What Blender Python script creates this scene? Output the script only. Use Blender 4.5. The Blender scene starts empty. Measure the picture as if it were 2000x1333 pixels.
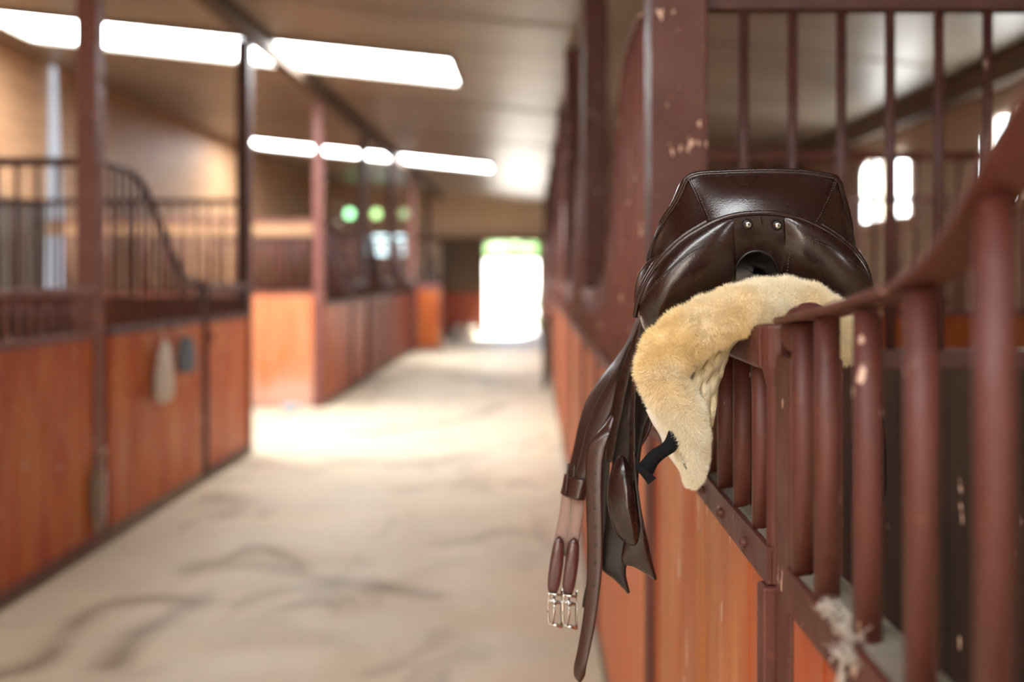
import bpy, bmesh, math, random
import numpy as np
from mathutils import Vector, Matrix
random.seed(7); rng = np.random.default_rng(7)
sc = bpy.context.scene
COL = sc.collection

# ------------------------------------------------------------------ camera
EYE = 1.6
F = 35 / 36 * 2000            # focal length in pixels of the 2000 px frame
VU, VV = 1040.0, 540.0        # where the aisle vanishes
cd = bpy.data.cameras.new('camera'); cam = bpy.data.objects.new('camera', cd); COL.objects.link(cam)
cam.location = (0, 0, EYE); cam.rotation_euler = (math.radians(90), 0, 0)
cd.lens = 35; cd.sensor_width = 36; cd.shift_x = -0.02; cd.shift_y = -0.063
cd.clip_start = 0.02; cd.clip_end = 300
cd.dof.use_dof = True; cd.dof.focus_distance = 1.30; cd.dof.aperture_fstop = 1.75; cd.dof.aperture_blades = 9
sc.camera = cam

# ------------------------------------------------------------------ light
w = bpy.data.worlds.new('world'); sc.world = w; w.use_nodes = True
wn = w.node_tree.nodes; wl = w.node_tree.links
bg = wn['Background']; sky = wn.new('ShaderNodeTexSky')
sky.sky_type = 'NISHITA'; sky.sun_disc = False; sky.sun_elevation = math.radians(48); sky.sun_rotation = math.radians(200)
sky.air_density = 1.0; sky.dust_density = 3.0
wl.new(sky.outputs[0], bg.inputs[0]); bg.inputs[1].default_value = 1.0
sl = bpy.data.lights.new('sun', 'SUN'); sl.energy = 22; sl.angle = 0.01; sl.color = (1, .96, .88)
so = bpy.data.objects.new('sun', sl); COL.objects.link(so); so.rotation_euler = (math.radians(-42), 0, math.radians(-12))
SKYLIGHT = 15.5
WINDOW = 9.0
vs = sc.view_settings; vs.view_transform = 'Standard'; vs.look = 'None'; vs.gamma = 1; vs.exposure = 0.85
sc.cycles.use_denoising = True
sc.cycles.max_bounces = 8; sc.cycles.diffuse_bounces = 5; sc.cycles.caustics_reflective = False; sc.cycles.caustics_refractive = False
sc.cycles.sample_clamp_indirect = 6

# ------------------------------------------------------------------ helpers
def P(u, v, Y):
    return Vector(((u - VU) * Y / F, Y, EYE - (v - VV) * Y / F))

def obj(name, me, mat=None, parent=None, smooth=False):
    if isinstance(me, bmesh.types.BMesh):
        bm = me; me = bpy.data.meshes.new(name); bmesh.ops.recalc_face_normals(bm, faces=bm.faces); bm.to_mesh(me); bm.free()
    if mat: me.materials.append(mat)
    if smooth:
        for p in me.polygons: p.use_smooth = True
    o = bpy.data.objects.new(name, me); COL.objects.link(o)
    if parent: o.parent = parent
    return o
def tag(o, label, cat, group=None, kind=None):
    o['label'] = label; o['category'] = cat
    if group: o['group'] = group
    if kind: o['kind'] = kind
    return o
def struct(o): o['kind'] = 'structure'; return o
def thing(name, label, cat, loc=(0, 0, 0), group=None):
    o = bpy.data.objects.new(name, None); COL.objects.link(o); o.location = loc; o.empty_display_size = .1
    return tag(o, label, cat, group)
def copy_tree(o, parent=None):
    c = o.copy(); COL.objects.link(c)
    if parent: c.parent = parent
    for ch in [x for x in o.children]: copy_tree(ch, c)
    return c
def mod_bevel(o, w=.004, seg=2):
    m = o.modifiers.new('b', 'BEVEL'); m.width = w; m.segments = seg; m.limit_method = 'ANGLE'; m.angle_limit = .7; return o
def box(bm, x0, x1, y0, y1, z0, z1):
    vs_ = [bm.verts.new((x, y, z)) for x in (x0, x1) for y in (y0, y1) for z in (z0, z1)]
    for f in ((0, 1, 3, 2), (4, 6, 7, 5), (0, 4, 5, 1), (2, 3, 7, 6), (0, 2, 6, 4), (1, 5, 7, 3)):
        bm.faces.new([vs_[i] for i in f])
def boxm(*a):
    bm = bmesh.new(); box(bm, *a); return bm
def catmull(pts, n):
    p = np.array(pts, float)
    if len(p) == 2: return np.array([p[0] + (p[1] - p[0]) * t for t in np.linspace(0, 1, n)])
    seg = np.linalg.norm(np.diff(p[:, :3], axis=0), axis=1) ** .5; seg = np.maximum(seg, 1e-6)
    k = np.concatenate([[0], np.cumsum(seg)])
    m = np.zeros_like(p)
    m[1:-1] = ((p[1:-1] - p[:-2]) / seg[:-1, None] * seg[1:, None] + (p[2:] - p[1:-1]) / seg[1:, None] * seg[:-1, None]) / (seg[:-1] + seg[1:])[:, None]
    m[0] = (p[1] - p[0]) / seg[0]; m[-1] = (p[-1] - p[-2]) / seg[-1]
    out = []
    for t in np.linspace(0, k[-1], n):
        i = min(np.searchsorted(k, t, side='right') - 1, len(seg) - 1); h = seg[i]; s = (t - k[i]) / h
        out.append((2*s**3-3*s**2+1)*p[i] + (s**3-2*s**2+s)*h*m[i] + (-2*s**3+3*s**2)*p[i+1] + (s**3-s**2)*h*m[i+1])
    return np.array(out)
def grid_mesh(name, G, close=False):
    G = np.asarray(G); nr, nc = G.shape[:2]
    me = bpy.data.meshes.new(name); fs = []
    for i in range(nr - 1):
        for j in range(nc if close else nc - 1):
            j2 = (j + 1) % nc
            fs.append((i*nc+j, i*nc+j2, (i+1)*nc+j2, (i+1)*nc+j))
    if close:
        fs.append(tuple(range(nc))); fs.append(tuple((nr-1)*nc + j for j in reversed(range(nc))))
    me.from_pydata([tuple(v) for v in G.reshape(-1, 3)], [], fs)
    bm = bmesh.new(); bm.from_mesh(me); bmesh.ops.recalc_face_normals(bm, faces=bm.faces); bm.to_mesh(me); bm.free()
    return me
def solid(o, t, off=0):
    m = o.modifiers.new('s', 'SOLIDIFY'); m.thickness = t; m.offset = off; return o
def sweep(path, rx, rz=None, n=12, up=(0, 0, 1), square=False, radii=None):
    """tube of (elliptical or flat-bar) section along a path; returns vertex grid"""
    path = np.array(path, float); rz = rz or rx; G = []; upv = Vector(up)
    for i, p in enumerate(path):
        a = path[max(i-1, 0)]; b = path[min(i+1, len(path)-1)]
        t = Vector(b - a).normalized(); s = t.cross(upv)
        if s.length < 1e-4: s = t.cross(Vector((1, 0, 0)))
        s.normalize(); u_ = s.cross(t).normalized()
        k = 1 if radii is None else radii[i]
        if square: prof = [(-1, -1), (1, -1), (1, 1), (-1, 1)]
        else: prof = [(math.cos(2*math.pi*j/n), math.sin(2*math.pi*j/n)) for j in range(n)]
        G.append([tuple(Vector(p) + s*(c*rx*k) + u_*(d*rz*k)) for c, d in prof])
    return np.array(G)
def tube(name, path, r, mat, parent=None, **kw):
    return obj(name, grid_mesh(name, sweep(path, r, **kw), close=True), mat, parent, smooth=not kw.get('square'))
def blob(bm, c, r, sc_=(1, 1, 1), sub=3):
    m = Matrix.Translation(c) @ Matrix.Diagonal((r*sc_[0], r*sc_[1], r*sc_[2], 1))
    bmesh.ops.create_icosphere(bm, subdivisions=sub, radius=1, matrix=m)

# ------------------------------------------------------------------ materials
def mat(name, base, rough=.5, metal=0, spec=.5, coat=0, coat_rough=.1):
    m = bpy.data.materials.new(name); m.use_nodes = True
    b = m.node_tree.nodes['Principled BSDF']
    b.inputs['Base Color'].default_value = (*base, 1); b.inputs['Roughness'].default_value = rough
    b.inputs['Metallic'].default_value = metal; b.inputs['Specular IOR Level'].default_value = spec
    b.inputs['Coat Weight'].default_value = coat; b.inputs['Coat Roughness'].default_value = coat_rough
    return m
class N:
    def __init__(s, m): s.m = m; s.t = m.node_tree; s.b = s.t.nodes['Principled BSDF']; s.co = s.t.nodes.new('ShaderNodeTexCoord').outputs['Object']
    def map(s, scale, rot=(0, 0, 0), world=False):
        n = s.t.nodes.new('ShaderNodeMapping'); n.inputs['Scale'].default_value = scale; n.inputs['Rotation'].default_value = rot
        if world:
            g = s.t.nodes.new('ShaderNodeNewGeometry'); s.t.links.new(g.outputs['Position'], n.inputs[0])
        else: s.t.links.new(s.co, n.inputs[0])
        return n.outputs[0]
    def noise(s, vec, scale=5, detail=4, rough=.5, dist=0):
        n = s.t.nodes.new('ShaderNodeTexNoise'); n.inputs['Scale'].default_value = scale; n.inputs['Detail'].default_value = detail
        n.inputs['Roughness'].default_value = rough; n.inputs['Distortion'].default_value = dist
        s.t.links.new(vec, n.inputs['Vector']); return n.outputs['Fac']
    def voro(s, vec, scale=5, feature='F1'):
        n = s.t.nodes.new('ShaderNodeTexVoronoi'); n.inputs['Scale'].default_value = scale; n.feature = feature
        s.t.links.new(vec, n.inputs['Vector']); return n.outputs['Distance']
    def wave(s, vec, scale=1, dist=0, direction='X', profile='SIN'):
        n = s.t.nodes.new('ShaderNodeTexWave'); n.inputs['Scale'].default_value = scale; n.inputs['Distortion'].default_value = dist
        n.bands_direction = direction; n.wave_profile = profile; s.t.links.new(vec, n.inputs['Vector']); return n.outputs['Fac']
    def ramp(s, fac, stops):
        n = s.t.nodes.new('ShaderNodeValToRGB'); e = n.color_ramp.elements
        while len(e) < len(stops): e.new(.5)
        for el, (p, c) in zip(e, stops):
            el.position = p; el.color = (*c, 1) if not isinstance(c, (int, float)) else (c, c, c, 1)
        s.t.links.new(fac, n.inputs[0]); return n.outputs[0]
    def mix(s, fac, a, b, mode='MIX'):
        n = s.t.nodes.new('ShaderNodeMix'); n.data_type = 'RGBA'; n.blend_type = mode
        for sock, v in ((n.inputs[0], fac), (n.inputs[6], a), (n.inputs[7], b)):
            if hasattr(v, 'links') or hasattr(v, 'is_linked'): s.t.links.new(v, sock)
            elif isinstance(v, (int, float)): sock.default_value = v
            else: sock.default_value = (*v, 1)
        return n.outputs[2]
    def color(s, c): s.t.links.new(c, s.b.inputs['Base Color'])
    def rough(s, c): s.t.links.new(c, s.b.inputs['Roughness'])
    def bump(s, h, strength=.3, dist=.01):
        n = s.t.nodes.new('ShaderNodeBump'); n.inputs['Strength'].default_value = strength; n.inputs['Distance'].default_value = dist
        s.t.links.new(h, n.inputs['Height'])
        prev = s.b.inputs['Normal']
        if prev.is_linked: s.t.links.new(prev.links[0].from_socket, n.inputs['Normal'])
        s.t.links.new(n.outputs[0], s.b.inputs['Normal'])

def paint_mat(name, c1, c2, fleck, rough=.50):
    m = mat(name, c1, rough, spec=.45); n = N(m)
    v = n.map((1, 1, 1), world=True)
    base = n.mix(n.ramp(n.noise(v, 7, 6, .6), [(.35, 0), (.65, 1)]), c1, c2)
    rust = n.ramp(n.noise(v, 28, 5, .65), [(.60, 0), (.68, 1)])
    base = n.mix(n.mix(1.0, rust, (.45, .45, .45), 'MULTIPLY'), base, (.17, .055, .020))
    vf = n.map((1, 1, .45), world=True)
    fl = n.ramp(n.noise(vf, 38, 3, .5), [(.69, 0), (.705, 1)])
    n.color(n.mix(fl, base, fleck))
    n.rough(n.ramp(n.noise(v, 12, 4), [(.3, rough - .1), (.7, rough + .15)]))
    n.bump(n.noise(v, 55, 5), .25, .004)
    return m
RED = paint_mat('red_brown_paint', (.105, .026, .017), (.074, .018, .012), (.62, .40, .30))
REDP = paint_mat('pink_brown_paint', (.22, .080, .064), (.17, .058, .046), (.62, .45, .38), .5)
DARKRED = paint_mat('dark_brown_paint', (.075, .024, .020), (.05, .018, .016), (.3, .2, .16), .5)

def board_mat(name, a, b, c, rough=.42):
    m = mat(name, a, rough, spec=.4); n = N(m)
    v = n.map((9, 9, .8), world=True)
    g = n.noise(v, 3, 5, .6, .5)
    col = n.mix(n.ramp(g, [(.35, 0), (.65, 1)]), a, b)
    v2 = n.map((3, 3, .6), world=True)
    col = n.mix(n.ramp(n.noise(v2, 1.7, 3), [(.45, 0), (.68, 1)]), col, c)
    vf = n.map((1, 1, .25), world=True)
    fl = n.ramp(n.noise(vf, 30, 3, .5), [(.70, 0), (.715, 1)])
    col = n.mix(fl, col, (.75, .50, .38))
    n.color(col); n.bump(g, .15, .004)
    n.rough(n.ramp(n.noise(v2, 4, 3), [(.3, rough - .05), (.7, rough + .2)]))
    return m
ORANGE = board_mat('orange_brown_boards', (.46, .090, .014), (.33, .055, .010), (.50, .17, .04))
ORANGE_LIT = board_mat('lit_orange_boards', (.68, .215, .085), (.58, .155, .050), (.60, .21, .10), .5)  # same orange paint, lightened to carry the skylight sheen in its colour
BRICKRED = board_mat('brick_red_boards', (.25, .055, .028), (.19, .040, .022), (.30, .08, .04), .55)
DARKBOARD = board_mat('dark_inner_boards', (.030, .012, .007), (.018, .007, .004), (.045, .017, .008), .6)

LIMED_LIT = board_mat('lime_splashed_lit_orange_boards', (.74, .24, .10), (.64, .18, .065), (.70, .27, .13), .5); n = N(LIMED_LIT)  # orange paint lightened for the stronger light there, with lime splashes low down
old = n.b.inputs['Base Color'].links[0].from_socket
sx = n.t.nodes.new('ShaderNodeSeparateXYZ'); g_ = n.t.nodes.new('ShaderNodeNewGeometry'); n.t.links.new(g_.outputs['Position'], sx.inputs[0])
ad = n.t.nodes.new('ShaderNodeMath'); ad.operation = 'MULTIPLY_ADD'; n.t.links.new(n.noise(n.map((1, 1, 1), world=True), 3.2, 4), ad.inputs[0]); ad.inputs[1].default_value = .9; n.t.links.new(sx.outputs['Z'], ad.inputs[2])
n.color(n.mix(n.ramp(ad.outputs[0], [(.55, .6), (.95, 0)]), old, (.72, .52, .44)))
def leather(name, base, rough=.3, grain=420, bump=.12, coat=.35):
    m = mat(name, base, rough, spec=.5, coat=coat, coat_rough=.16); n = N(m)
    v = n.map((1, 1, 1))
    n.color(n.mix(n.ramp(n.noise(v, 14, 5, .6), [(.35, 0), (.7, 1)]), base, tuple(x * 1.12 for x in base)))
    n.bump(n.voro(v, grain), bump, .0012)
    n.bump(n.noise(v, 45, 3, .5), bump * .35, .002)
    n.rough(n.ramp(n.noise(v, 35, 4), [(.25, rough - .02), (.75, rough + .03)]))
    return m
LEA = leather('dark_brown_leather', (.0145, .0040, .0031), .27)
LEAB = leather('brown_strap_leather', (.034, .0105, .0070), .36)
LEAG = leather('brown_girth_leather', (.024, .0095, .008), .33)
LEAR = leather('reddish_keeper_leather', (.06, .012, .010), .32)
LEAK = leather('black_brown_leather', (.0065, .0030, .0028), .42, coat=.1)
ELAS = mat('tan_elastic_webbing', (.27, .165, .13), .7); n = N(ELAS); n.bump(n.wave(n.map((1, 1, 1)), 260, 0, 'Z'), .4, .001)
STITCH = mat('stitch_thread', (.10, .06, .045), .7)
CHROME = mat('nickel', (.62, .60, .56), .22, 1)
BLACKW = mat('black_webbing', (.003, .003, .0035), .85, 0, .2); n = N(BLACKW); n.bump(n.wave(n.map((1, 1, 1)), 300, 0, 'DIAGONAL'), .3, .001)

FLE = mat('cream_fleece', (.72, .55, .32), .95, spec=.1); n = N(FLE)
v = n.map((1, 1, 1))
n.color(n.mix(n.ramp(n.noise(v, 9, 3), [(.38, 0), (.62, 1)]), (.76, .585, .31), (.80, .70, .53)))
FLE.node_tree.nodes['Principled BSDF'].inputs['Sheen Weight'].default_value = .3
n.bump(n.noise(v, 150, 6, .7), .8, .006)
SKIN = mat('fleece_suede_back', (.66, .55, .36), .85, spec=.15); n = N(SKIN)
v = n.map((1, 1, 1)); n.color(n.mix(n.ramp(n.noise(v, 18, 4, .6), [(.42, 0), (.66, 1)]), (.70, .60, .42), (.55, .38, .14)))
n.bump(n.noise(v, 40, 6, .65, .8), 1.0, .012)

FLOOR = mat('sandy_concrete', (.5, .44, .34), .6, spec=.35); n = N(FLOOR)
v = n.map((1, 1, 1), world=True)
col = n.mix(n.ramp(n.noise(v, 1.1, 7, .62), [(.38, 0), (.66, 1)]), (.80, .66, .455), (.68, .575, .42))
v2 = n.map((1.0, .55, 1), world=True)
st = n.ramp(n.noise(v2, 2.3, 5, .55, 1.2), [(.545, 0), (.60, 1)])
st2 = n.ramp(n.noise(v2, .9, 4, .5, .3), [(.46, 0), (.60, 1)])
col = n.mix(n.mix(1.0, n.mix(1.0, st, st2, 'MULTIPLY'), (.5, .5, .5), 'MULTIPLY'), col, (.24, .165, .10))
# ragged dark wheel and hoof lines
ln = n.ramp(n.voro(n.map((.55, .8, 1), (0, 0, .5), True), .62, 'DISTANCE_TO_EDGE'), [(0, 1), (.035, 0)])
ln = n.mix(1.0, ln, n.ramp(n.noise(v, 2.2, 4), [(.42, 0), (.58, 1)]), 'MULTIPLY')
col = n.mix(n.mix(1.0, ln, (.16, .16, .16), 'MULTIPLY'), col, (.20, .14, .09))
an = n.t.nodes.new('ShaderNodeAttribute'); an.attribute_name = 'stain'
sm_ = n.mix(1.0, an.outputs['Fac'], n.ramp(n.noise(v, 3.5, 5, .6), [(.3, .5), (.55, 1)]), 'MULTIPLY')
col = n.mix(n.mix(1.0, sm_, (1, 1, 1), 'MULTIPLY'), col, (.27, .175, .095))
grit = n.noise(v, 60, 4, .7)
n.color(n.mix(.22, col, n.ramp(grit, [(.3, (.30, .26, .20)), (.7, (.72, .66, .54))])))
n.bump(grit, .3, .006); n.rough(n.ramp(n.noise(v, 2, 4), [(.3, .45), (.7, .75)]))

CEIL = mat('cream_ceiling_cladding', (.30, .245, .185), .38, spec=.6); n = N(CEIL)
v = n.map((1, 1, 1), world=True)
n.bump(n.wave(v, 1.6, .0, 'Y', 'SAW'), .25, .02)
n.color(n.mix(n.ramp(n.noise(n.map((.2, 1, 1), world=True), 1.5, 4), [(.35, 0), (.7, 1)]), (.20, .155, .112), (.28, .225, .17)))
PLANK = mat('pine_plank_wall', (.42, .27, .16), .6); n = N(PLANK)
v = n.map((.6, .6, 6), world=True)
col = n.mix(n.ramp(n.noise(v, 2.2, 5, .6, .3), [(.35, 0), (.65, 1)]), (.46, .26, .135), (.33, .18, .09))
gap = n.ramp(n.wave(n.map((1, 1, 1), world=True), 1.65, 0, 'Z', 'SAW'), [(0, 1), (.05, 0)])
n.color(n.mix(gap, col, (.16, .09, .05))); n.bump(gap, -.3, .01)
PLAST = mat('beige_plaster', (.42, .32, .235), .8); n = N(PLAST)
v = n.map((1, 1, 1), world=True); n.color(n.mix(n.noise(v, 2, 5), (.82, .68, .53), (.72, .58, .45)))
CONC = mat('dusty_grey_concrete', (.22, .17, .12), .85); n = N(CONC)
v = n.map((1, 1, 1), world=True); n.color(n.mix(n.noise(v, 9, 5), (.28, .22, .15), (.14, .10, .07)))
BEAM = mat('dark_timber_beam', (.10, .065, .04), .65, spec=.3)
n = N(BEAM); n.color(n.mix(n.noise(n.map((1, .1, 1), world=True), 9, 5), (.15, .10, .065), (.06, .04, .025)))
DUST = mat('grey_dust', (.40, .34, .26), .95); n = N(DUST)
v = n.map((1, 1, 1), world=True); n.color(n.mix(n.noise(v, 90, 5), (.11, .09, .065), (.20, .17, .13))); n.bump(n.noise(v, 140, 5), .6, .004)
WEB = mat('dusty_web', (.46, .40, .34), .9)
STRAW = mat('straw', (.52, .36, .14), .8)

def emit(name, c, s):
    m = bpy.data.materials.new(name); m.use_nodes = True; t = m.node_tree; t.nodes.clear()
    e = t.nodes.new('ShaderNodeEmission'); o = t.nodes.new('ShaderNodeOutputMaterial'); e.inputs[0].default_value = (*c, 1); e.inputs[1].default_value = s
    t.links.new(e.outputs[0], o.inputs[0]); return m
SKYM = emit('daylit_skylight_sheet', (.95, .98, 1), SKYLIGHT)
WINM = emit('daylit_window_pane', (.93, .99, 1.0), WINDOW)

# ------------------------------------------------------------------ setting
XL, XR, YB, YE = -6.0, 3.64, -7.0, 28.0
def zc(x): return 3.72 - .105 * (x + .8)

def FP(u, v): Y = EYE*F/(v-VV); return ((u-VU)*Y/F, Y)
stain_lines = [([(-60, 1333), (40, 1305), (120, 1245), (210, 1188), (290, 1168), (368, 1174), (330, 1208), (262, 1246), (205, 1300)], .075, 1.0),
  ([(380, 1112), (440, 1092), (490, 1072), (560, 1096), (600, 1122), (690, 1138), (850, 1165)], .06, .95), ([(400, 1105), (500, 1108), (590, 1118)], .07, .7),
  ([(860, 1062), (930, 1050), (1000, 1040), (1050, 1046)], .06, .7), ([(780, 958), (880, 945), (1020, 940)], .10, .45), ([(650, 902), (800, 905), (940, 888)], .10, .9),
  ([(480, 905), (540, 912), (610, 918)], .12, .6), ([(430, 970), (470, 985)], .14, .8), ([(700, 846), (830, 832), (930, 812), (975, 788)], .14, .7),
  ([(800, 716), (880, 728), (960, 742)], .5, .8), ([(700, 752), (780, 735), (860, 722)], .35, .6), ([(690, 786), (800, 778), (900, 776)], .13, .7), ([(740, 1312), (820, 1282), (860, 1240)], .05, .5), ([(300, 1300), (160, 1333)], .05, .4)]
# grid of the floor, finer along the aisle
xs_ = np.concatenate([np.linspace(XL-.2, -2.7, 6), np.arange(-2.6, .32, .045), np.linspace(.4, XR+.2, 6)])
ys_ = np.concatenate([np.linspace(YB-.2, 2.9, 8), np.arange(3.0, 14, .045), np.linspace(14.1, YE+.2, 110)])
XX, YY = np.meshgrid(xs_, ys_); M_ = np.zeros(XX.shape)
wx = .025*np.sin(YY*7.1+XX*3) + .02*np.sin(XX*17+YY*5); wy = .03*np.sin(XX*8.3+YY*2) + .02*np.sin(YY*19)
for pts_, w_, k_ in stain_lines:
    q = np.array([FP(*p_) for p_ in pts_]); q = catmull(q, 60)
    for a_, b_ in zip(q[:-1], q[1:]):
        d = b_-a_; L2 = (d**2).sum() + 1e-9; t_ = np.clip(((XX+wx-a_[0])*d[0] + (YY+wy-a_[1])*d[1])/L2, 0, 1)
        dd_ = np.hypot(XX+wx-a_[0]-t_*d[0], YY+wy-a_[1]-t_*d[1]); M_ = np.maximum(M_, k_*np.exp(-(dd_/w_)**2))
me = bpy.data.meshes.new('floor'); ny, nx = XX.shape
me.from_pydata([(x, y, 0) for x, y in zip(XX.ravel(), YY.ravel())], [], [(i*nx+j, i*nx+j+1, (i+1)*nx+j+1, (i+1)*nx+j) for i in range(ny-1) for j in range(nx-1)])
at = me.attributes.new('stain', 'FLOAT', 'POINT'); at.data.foreach_set('value', M_.ravel().astype(np.float32))
fo = struct(obj('floor', me, FLOOR)); m_ = fo.modifiers.new('s', 'SOLIDIFY'); m_.thickness = .2; m_.offset = -1
def ceil_quad(bm, x0, x1, y0, y1, z0off, z1off):
    vs_ = [bm.verts.new((x, y, zc(x) + o)) for x in (x0, x1) for y in (y0, y1) for o in (z0off, z1off)]
    for f in ((0, 1, 3, 2), (4, 6, 7, 5), (0, 4, 5, 1), (2, 3, 7, 6), (0, 2, 6, 4), (1, 5, 7, 3)): bm.faces.new([vs_[i] for i in f])
bm = bmesh.new(); ceil_quad(bm, XL-.2, XR+.2, YB-.2, YE+.2, 0, .15); struct(obj('ceiling', bm, CEIL))
# side walls
bm = bmesh.new(); box(bm, XL-.2, XL, YB-.2, YE+.2, 0, zc(XL)+.02); struct(obj('wall_left', bm, PLANK))
bm = bmesh.new(); box(bm, XR, XR+.2, YB-.2, YE+.2, 0, zc(XR)+.02); WR = mat('tan_plaster', (.40, .30, .22), .8); n = N(WR); n.color(n.mix(n.noise(n.map((1, 1, 1), world=True), 2, 5), (.42, .31, .215), (.34, .25, .18))); struct(obj('wall_right', bm, WR))
bm = bmesh.new(); box(bm, XL, -2.3, YB-.2, YB, 0, 3.3); box(bm, .1, XR, YB-.2, YB, 0, 3.3); box(bm, -2.3, .1, YB-.2, YB, 2.8, 3.3); box(bm, XL, -.8, YB-.2, YB, 3.3, 4.3); box(bm, -.8, XR, YB-.2, YB, 3.3, 3.75); struct(obj('wall_back', bm, PLAST))  # unseen back wall; its open doorway is added to light the saddle
struct(obj('ground', boxm(-30, 30, -40, YB-.21, -.2, -.02), mat('yard_gravel_back', (.5, .46, .4), .9)))
# end wall with the doorway, a window and three round vents
bm = bmesh.new()
DX0, DX1, DZ = -1.34, .16, 2.58
box(bm, XL, DX0, YE, YE+.2, 0, 2.2); box(bm, DX1, XR, YE, YE+.2, 0, 2.58)
box(bm, XL, -4.75, YE, YE+.2, 2.2, 2.75); box(bm, -3.6, DX0, YE, YE+.2, 2.2, 2.75)
box(bm, DX0, DX1, YE, YE+.2, DZ, 2.75); box(bm, DX1, XR, YE, YE+.2, 2.58, 2.75)
box(bm, XL, -5.5, YE, YE+.2, 2.75, 4.3); box(bm, -3.3, XR, YE, YE+.2, 2.75, 4.3)
vents = [-5.15, -4.4, -3.62]; vz = 3.37; vr = .13
box(bm, -5.5, -3.3, YE, YE+.2, 2.75, vz-.25); box(bm, -5.5, -3.3, YE, YE+.2, vz+.25, 4.3)
edges = [-5.5, -4.775, -4.01, -3.3]
for k, cx in enumerate(vents):       # square plate with a round hole
    a, b = edges[k], edges[k+1]; n_ = 24
    for yy in (YE, YE+.2):
        ring = [bm.verts.new((cx + vr*math.cos(2*math.pi*j/n_), yy, vz + vr*math.sin(2*math.pi*j/n_))) for j in range(n_)]
        outer = []
        for j in range(n_):
            c, s = math.cos(2*math.pi*j/n_), math.sin(2*math.pi*j/n_)
            hx = (b - cx) if c > 0 else (cx - a); t = min(hx/abs(c) if abs(c) > 1e-6 else 9, .25/abs(s) if abs(s) > 1e-6 else 9)
            outer.append(bm.verts.new((cx + c*t, yy, vz + s*t)))
        for j in range(n_): bm.faces.new((ring[j], ring[(j+1) % n_], outer[(j+1) % n_], outer[j]))
struct(obj('wall_far', bm, PLAST))
for k, cx in enumerate(vents):
    bm = bmesh.new()
    bmesh.ops.create_cone(bm, cap_ends=True, segments=24, radius1=vr, radius2=vr, depth=.02, matrix=Matrix.Translation((cx, YE+.1, vz)) @ Matrix.Rotation(math.pi/2, 4, 'X'))
    struct(obj('window_%d' % (k+11), bm, emit('green_daylight_vent_%d' % k, [(.35, .95, .45), (.45, .8, .30), (.35, .5, .25)][k], [2.6, 2.0, 1.0][k])))
wd = struct(obj('window_1', boxm(-4.75, -3.6, YE+.08, YE+.10, 2.2, 2.75), emit('pale_blue_daylit_pane', (.72, .95, 1.0), 2.2)))
bm = bmesh.new(); box(bm, -4.78, -3.57, YE-.02, YE+.0, 2.16, 2.2); box(bm, -4.78, -3.57, YE-.02, YE, 2.75, 2.79); box(bm, -3.99, -3.95, YE-.02, YE+.07, 2.2, 2.75)
obj('window_frame', bm, DARKRED, wd)
# right wall windows, arched pairs; the unseen rearmost pair is added for saddle highlights
def arch_pane(y0, y1, z0, z1, x):
    bm = bmesh.new(); pts = [(y0, z0), (y1, z0)]; r = (y1-y0)/2; cy = (y0+y1)/2
    for j in range(13): a = math.pi*j/12; pts.append((cy + r*math.cos(a), z1 - r*.5 + r*.5*math.sin(a)))
    A = [bm.verts.new((x, y, z)) for y, z in pts]; B = [bm.verts.new((x-.02, y, z)) for y, z in pts]
    bm.faces.new(A); bm.faces.new(B[::-1])
    for i in range(len(A)): j = (i+1) % len(A); bm.faces.new((A[i], B[i], B[j], A[j]))
    return bm
k = 2
for yy in (-3.2, 6.75, 9.65):
    w_ = struct(obj('window_%d' % k, arch_pane(yy, yy+.55, 2.2, 2.83, XR-.005), WINM)); k += 1
    obj('pane', arch_pane(yy+.68, yy+1.23, 2.2, 2.83, XR-.005), WINM, w_)
    bm = bmesh.new(); box(bm, XR-.06, XR-.001, yy+.56, yy+.67, 2.19, 2.84); box(bm, XR-.08, XR-.001, yy-.06, yy+1.29, 2.13, 2.19)
    box(bm, XR-.06, XR-.03, yy+.26, yy+.29, 2.2, 2.84); box(bm, XR-.06, XR-.03, yy+.94, yy+.97, 2.2, 2.84)
    obj('window_frame', bm, PLAST, w_)
# beam under the left roof, along the post tops, and a smaller one by the right wall
tag(obj('ceiling_beam', boxm(-2.62, -2.50, YB, YE, 3.745, zc(-2.62)), BEAM), 'long dark timber beam running along the tops of the left posts', 'beam')
tag(obj('ceiling_beam', boxm(XR-.16, XR-.001, YB, YE, 3.05, zc(XR)+.01), BEAM), 'dark timber beam where the right wall meets the ceiling, seen through the bars', 'beam')
# skylights; the 'near' one is unseen, added to light the saddle
for y0, y1, nm in ((-6.3, -5.2, 'behind'), (-.95, -.45, 'near'), (9.55, 10.8, 'nearest'), (18.5, 19.7, 'far')):
    xr = .9 if nm == 'near' else -.8
    sk = obj('window_%d' % k, (lambda b: (ceil_quad(b, -5.4, xr, y0, y1, -.02, -.005), b)[1])(bmesh.new()), SKYM); k += 1; struct(sk)
    bm = bmesh.new(); ceil_quad(bm, -5.44, -5.4, y0-.04, y1+.04, -.05, .0); ceil_quad(bm, xr, xr+.04, y0-.04, y1+.04, -.05, 0)
    ceil_quad(bm, -5.4, -.8, y0-.04, y0, -.05, 0); ceil_quad(bm, -5.4, -.8, y1, y1+.04, -.05, 0); obj('window_frame', bm, CEIL, sk)
# flat seams of the ceiling cladding
for i, yy in enumerate((5.0, 8.0, 12.2, 15.4, 22.0)):
    struct(obj('trim_%d' % (i+1), (lambda b: (ceil_quad(b, XL, XR, yy, yy+.05, -.012, .0), b)[1])(bmesh.new()), CEIL))

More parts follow.
